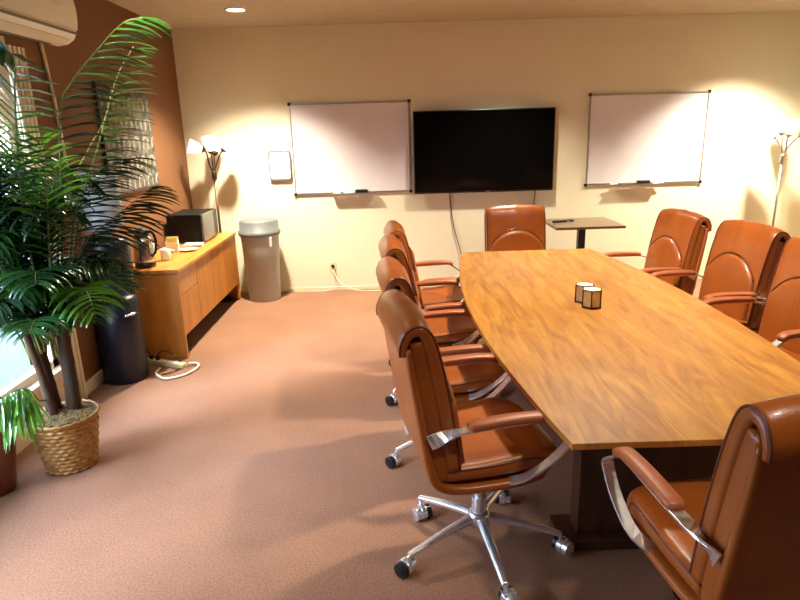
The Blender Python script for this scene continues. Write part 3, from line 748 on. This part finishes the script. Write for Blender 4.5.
# ------------------------------------------------------------------ ceiling downlights
def spot(x, y, e, fx=None, size=105, blend=.6, r=.07, col=(1, .90, .73)):
    l = bpy.data.lights.new('downlight_lamp', 'SPOT'); l.energy = e; l.color = col; l.spot_size = R(size); l.spot_blend = blend; l.shadow_soft_size = r
    o = bpy.data.objects.new('downlight_lamp', l); COL.objects.link(o); o.location = (x, y, CEIL - .03)
WALLROW = [(.86, -.90, 500, 108, .8), (3.25, -.95, 190, 108, .8), (5.62, -.75, 560, 108, .8)]
MIDROW = [(.9, -3.3, 75), (3.25, -3.1, 215), (5.6, -3.3, 90), (.9, -5.9, 20), (3.25, -5.6, 55), (5.6, -5.9, 25)]
for i, (x, y, e, *sp) in enumerate(WALLROW + MIDROW):
    vis = i in (0, 2)
    spot(x, y, e, None, *sp)
    if vis:
        t = thing('downlight', 'round recessed ceiling downlight near the ' + ('left' if i == 0 else 'right') + ' end of the back wall', 'ceiling light', (x, y, CEIL), 0, 'recessed ceiling downlights')
        obj('trim_ring', L([(.098, -.001), (.098, -.006), (.078, -.010), (.072, -.004), (.072, -.001)], 40), M_WHITE, t, smooth=True)
        obj('lens', L([(.071, -.001), (.071, -.003)], 40), M_DOWN, t)

# ------------------------------------------------------------------ palm in a basket
t = thing('potted_palm', 'tall feathery palm in a wicker basket in front of the window', 'plant', (.37, -3.56, 0))
PO = Vector((.37, -3.56, 0))
bm = bmesh.new(); n = 144; prev = None; rows = 78
for j in range(rows + 1):                 # 13 woven bands, each strand passing over and under the stakes
    z = .29 * j / rows; rr = .118 + .042 * (z / .29); ring = []; band = j // 6; ph = abs(math.sin(math.pi * (j % 6) / 6))
    for i in range(n):
        a = 2 * math.pi * i / n
        over = .5 + .5 * math.sin(a * 18 + (math.pi if band % 2 else 0))
        wv = (.003 + .009 * over) * ph ** .7
        ring.append(bm.verts.new(((rr + wv) * math.cos(a), (rr + wv) * math.sin(a), z)))
    if prev:
        for i in range(n): bm.faces.new((prev[i], prev[(i + 1) % n], ring[(i + 1) % n], ring[i]))
    else: bm.faces.new(ring[::-1])
    prev = ring
inner = [bm.verts.new((v.co.x * .9, v.co.y * .9, v.co.z)) for v in prev]; low = [bm.verts.new((v.co.x, v.co.y, .25)) for v in inner]
for i in range(n):
    bm.faces.new((prev[i], prev[(i + 1) % n], inner[(i + 1) % n], inner[i])); bm.faces.new((inner[i], inner[(i + 1) % n], low[(i + 1) % n], low[i]))
bk = obj('basket', bm, M_WICKER, t, smooth=True)
bm = bmesh.new(); tube(bm, [(.166 * math.cos(2 * math.pi * i / 48) * (1 + .02 * math.sin(i * 2.6)), .166 * math.sin(2 * math.pi * i / 48), .292 + .003 * math.sin(i * 3)) for i in range(49)], .009, 8)
obj('rim', bm, M_WICKER, bk, smooth=True)
bm = bmesh.new(); g = []
for i in range(7):
    rr = .156 * i / 6
    g.append([bm.verts.new((rr * math.cos(2 * math.pi * k / 40), rr * math.sin(2 * math.pi * k / 40), .298 + .028 * (1 - (i / 6) ** 2) + rng.uniform(-.008, .008))) for k in range(40)] if i else [bm.verts.new((0, 0, .325))])
for k in range(40): bm.faces.new((g[0][0], g[1][k], g[1][(k + 1) % 40]))
for a, b in zip(g[1:], g[2:]):
    for k in range(40): bm.faces.new((a[k], b[k], b[(k + 1) % 40], a[(k + 1) % 40]))
obj('moss', bm, M_MOSS, t, smooth=True)
for pts, rr in (([(-.045, .01, .28), (-.055, .01, .45), (-.07, .015, .7), (-.05, .02, .98)], .036), ([(.045, .03, .28), (.05, .035, .45), (.055, .04, .7), (.07, .05, 1.0)], .034), ([(.0, .09, .28), (.0, .10, .5), (.02, .11, .85)], .022), ([(-.01, -.05, .28), (-.03, -.06, .5), (-.06, -.08, .8)], .020)):
    P = spline(pts, 8); bm = bmesh.new()
    tube(bm, P, [rr * (1.12 - .35 * i / len(P)) * (1 + .07 * ((i % 4) == 0)) for i in range(len(P))], 14)
    obj('trunk', bm, M_TRUNK, t, smooth=True)

def frond(pts, llen, lw, m, nl=26, droop=.9, start=.35, sidefac=1.0, fwd=.55, mode='', seed=0, rad=.006):
    lw *= 1.9; rg = random.Random(seed); P = spline([Vector(p) - PO for p in pts], 10); n_ = len(P)
    cum = [0]
    for a, b in zip(P, P[1:]): cum.append(cum[-1] + (b - a).length)
    tot = cum[-1]
    def at(s):
        d = s * tot
        for i in range(1, n_):
            if cum[i] >= d or i == n_ - 1:
                f = (d - cum[i - 1]) / (cum[i] - cum[i - 1] + 1e-9); return P[i - 1].lerp(P[i], f), (P[i] - P[i - 1]).normalized()
    bm = bmesh.new(); tube(bm, P, [rad * (1 - .8 * i / n_) for i in range(n_)], 6)
    rachis = obj('frond', bm, M_RACH, t, smooth=True)
    bm = bmesh.new()
    for k in range(nl):
        s = start + (1 - start) * (k + .5) / nl; p, T = at(s)
        S = T.cross(Vector((0, 0, 1)) if mode == '' else Vector((0, 1, 0)))
        if S.length < .15: S = T.cross(Vector((.3, -1, .2)))
        S.normalize()
        if mode == 'side' and S.x < 0: S = -S
        fl = llen * (math.sin(math.pi * (.12 + .80 * (k + .5) / nl)) ** .6) * rg.uniform(.85, 1.12)
        for sg in (-1, 1):
            ff = fwd + 1.1 * max(0, (k / nl - .75)) * 2
            base = T * ff + S * sg * sidefac + Vector((0, 0, .18))
            if mode == 'side': base = T * .25 + S * ((.9 if sg > 0 else .6) - .55 * s) + Vector((.25 + .65 * s, .65 if sg < 0 else -.12, .10))
            if mode == 'hang': base = Vector((.10, sg * .22, -.55)) + T * .25
            d = (base + Vector((rg.uniform(-.15, .15), rg.uniform(-.15, .15), rg.uniform(-.12, .12)))).normalized()
            seg = 6; q = p.copy(); row = []
            for j in range(seg + 1):
                u = j / seg; w_ = lw * (math.sin(math.pi * min(1, .12 + u * .88)) ** .75) * (1 if j < seg else .05)
                wd = d.cross(Vector((0, 0, 1))); 
                if wd.length < .1: wd = d.cross(Vector((1, 0, 0)))
                wd.normalize(); nn = wd.cross(d).normalized()
                row.append((bm.verts.new(q - wd * w_ * .5 + nn * w_ * .15), bm.verts.new(q - nn * w_ * .1), bm.verts.new(q + wd * w_ * .5 + nn * w_ * .15)))
                q = q + d * (fl / seg); d = (d + Vector((0, 0, -droop * (.16 if mode else .28) * (.4 + u)))).normalized()
            for a, b in zip(row, row[1:]):
                bm.faces.new((a[0], a[1], b[1], b[0])); bm.faces.new((a[1], a[2], b[2], b[1]))
    for v in bm.verts:                       # keep the foliage on the room side of the window wall
        wx = v.co.x + PO.x
        if wx < .05: v.co.x = .05 - PO.x + (wx - .05) * .02
    obj('leaflets', bm, m, rachis, smooth=True)
FR = [
 ([(0.436,-3.55,0.728),(0.531,-3.5,1.401),(0.568,-3.45,1.81),(0.634,-3.42,1.945),(0.754,-3.4,2.072),(0.845,-3.38,2.164),(0.909,-3.36,2.213),(0.979,-3.3,2.239)], .30, .018, M_LEAF, 20, 1.1, .46, 'side'),
 ([(0.438,-3.5,0.711),(0.539,-3.4,1.289),(0.644,-3.3,1.627),(0.687,-3.2,1.833),(0.737,-3.12,2.013),(0.805,-3.05,2.145)], .27, .014, M_LEAFG, 18, .8, .38, 'side'),
 ([(0.396,-3.6,0.746),(0.451,-3.7,1.288),(0.574,-3.85,1.646),(0.680,-3.98,1.850),(0.740,-4.05,1.940),(0.77,-4.12,1.985),(0.79,-4.25,2.00)], .21, .017, M_LEAF, 26, .7, .38, 'flat'),
 ([(0.442,-3.5,0.738),(0.496,-3.45,1.015),(0.582,-3.42,1.188),(0.683,-3.4,1.269),(0.766,-3.36,1.332),(0.827,-3.3,1.385),(0.859,-3.22,1.428)], .29, .017, M_LEAFG, 18, 1.1, .40, 'side'),
 ([(0.333,-3.62,0.404),(0.346,-3.7,0.44),(0.364,-3.78,0.53),(0.371,-3.88,0.575),(0.363,-4.02,0.58)], .28, .012, M_LEAFB, 14, 1.0, .42, 'hang'),
 ([(0.445,-3.6,0.745),(0.522,-3.68,1.141),(0.594,-3.74,1.425),(0.643,-3.8,1.58),(0.682,-3.88,1.684)], .20, .017, M_LEAFB, 18, .5, .4, ''),
 ([(0.427,-3.5,0.711),(0.511,-3.42,1.242),(0.579,-3.34,1.457),(0.669,-3.26,1.55),(0.764,-3.18,1.579)], .30, .014, M_LEAFG, 16, .8, .40, 'side'),
 ([(0.397,-3.5,0.712),(0.448,-3.45,1.198),(0.462,-3.3,1.432),(0.501,-3.1,1.625),(0.544,-2.95,1.782),(0.571,-2.85,1.956)], .24, .015, M_LEAF, 15, .9, .40, 'side'),
 ([(0.438,-3.5,0.711),(0.491,-3.4,0.95),(0.546,-3.35,1.017),(0.596,-3.3,0.977),(0.624,-3.25,0.879)], .24, .013, M_LEAF, 16, 1.0, .35, 'side'),
 ([(0.476,-3.55,0.726),(0.600,-3.62,0.96),(0.66,-3.68,1.00),(0.71,-3.74,0.96),(0.74,-3.78,0.90)], .20, .013, M_LEAFB, 16, 1.0, .4, ''),
]
for i, (p, ll, lw, m, nl, dr, st, md) in enumerate(FR): frond(p, ll, lw, m, nl, dr, st, seed=i, mode=md)
# the dense lower mass of fronds on the left
rg = random.Random(11)
for i in range(42):
    az = R(rg.uniform(-165, -45) if i % 3 else rg.uniform(-40, 110)); ln = rg.uniform(.4, .85); rise = rg.uniform(.25, 1.0) if i % 4 else rg.uniform(.8, 1.15)
    b0 = Vector((.33 + rg.uniform(-.07, .07), -3.57 + rg.uniform(-.06, .06), rg.uniform(.58, .92)))
    dx, dy = math.cos(az), math.sin(az)
    if i % 3 == 0: ln *= .75; rise *= .8
    if b0.x + dx * ln * .58 < .22: dx = (.22 - b0.x) / (ln * .58)
    P = [b0, b0 + Vector((dx * ln * .08, dy * ln * .08, rise * .42)), b0 + Vector((dx * ln * .24, dy * ln * .24, rise * .75)), b0 + Vector((dx * ln * .42, dy * ln * .42, rise * .88)), b0 + Vector((dx * ln * .58, dy * ln * .58, rise * .80))]
    frond(P, rg.uniform(.18, .26), rg.uniform(.011, .015), (M_LEAFB, M_LEAF, M_LEAFG, M_LEAF, M_LEAFG)[i % 5], 20, rg.uniform(.7, 1.3), .32, seed=100 + i)

t = tag(obj('floor_vase', L([(.055, 0), (.075, .02), (.10, .18), (.125, .34), (.11, .44), (.08, .50), (.085, .52), (.07, .52), (.065, .48)], 32), M_POT, smooth=True, loc=(.128, -3.80, 0)), 'tall dark red-brown glazed floor vase at the left edge beside the palm basket', 'vase')

# ------------------------------------------------------------------ daylight
W = bpy.data.worlds.new('world'); sc.world = W; W.use_nodes = True
nt = W.node_tree; bg = nt.nodes['Background']
bg.inputs['Color'].default_value = (.64, .75, 1.0, 1); bg.inputs['Strength'].default_value = 7.0
l = bpy.data.lights.new('window_daylight', 'AREA'); l.shape = 'RECTANGLE'; l.size = WY1 - WY0; l.size_y = WZ1 - WZ0
l.cycles.is_portal = True
o = bpy.data.objects.new('window_daylight', l); COL.objects.link(o); o.location = (-.11, (WY0 + WY1) / 2, (WZ0 + WZ1) / 2)
o.rotation_euler = Matrix(((0, 0, -1), (1, 0, 0), (0, -1, 0))).to_euler()   # local -Z to +X, local X along Y

sun = bpy.data.lights.new('hazy_sun', 'SUN'); sun.energy = 9.0; sun.angle = R(28); sun.color = (.66, .77, 1.0)
o = bpy.data.objects.new('hazy_sun', sun); COL.objects.link(o); o.location = (-3, -6, 4)
o.rotation_euler = Vector((-.62, -.50, .55)).to_track_quat('Z', 'Y').to_euler()

# ------------------------------------------------------------------ camera
cam = bpy.data.cameras.new('camera'); cam.sensor_width = 36; cam.lens = 603.42 * 36 / 800; cam.clip_start = .05
co = bpy.data.objects.new('camera', cam); COL.objects.link(co); sc.camera = co
yaw, pitch, roll = -0.0052985, 0.2742476, -0.0295138
cyw, syw = math.cos(yaw), math.sin(yaw); cp, sp = math.cos(pitch), math.sin(pitch)
f = Vector((-syw * cp, cyw * cp, -sp)); r_ = Vector((cyw, syw, 0)); u = r_.cross(f)
rr = math.cos(roll) * r_ + math.sin(roll) * u; uu = -math.sin(roll) * r_ + math.cos(roll) * u
co.matrix_world = Matrix(((rr.x, uu.x, -f.x, 2.14244), (rr.y, uu.y, -f.y, -6.47609), (rr.z, uu.z, -f.z, 1.68048), (0, 0, 0, 1)))

vs = sc.view_settings; sc.display_settings.display_device = 'sRGB'
vs.view_transform = 'Standard'; vs.look = 'None'; vs.gamma = 1; vs.use_curve_mapping = False; vs.exposure = 0.65
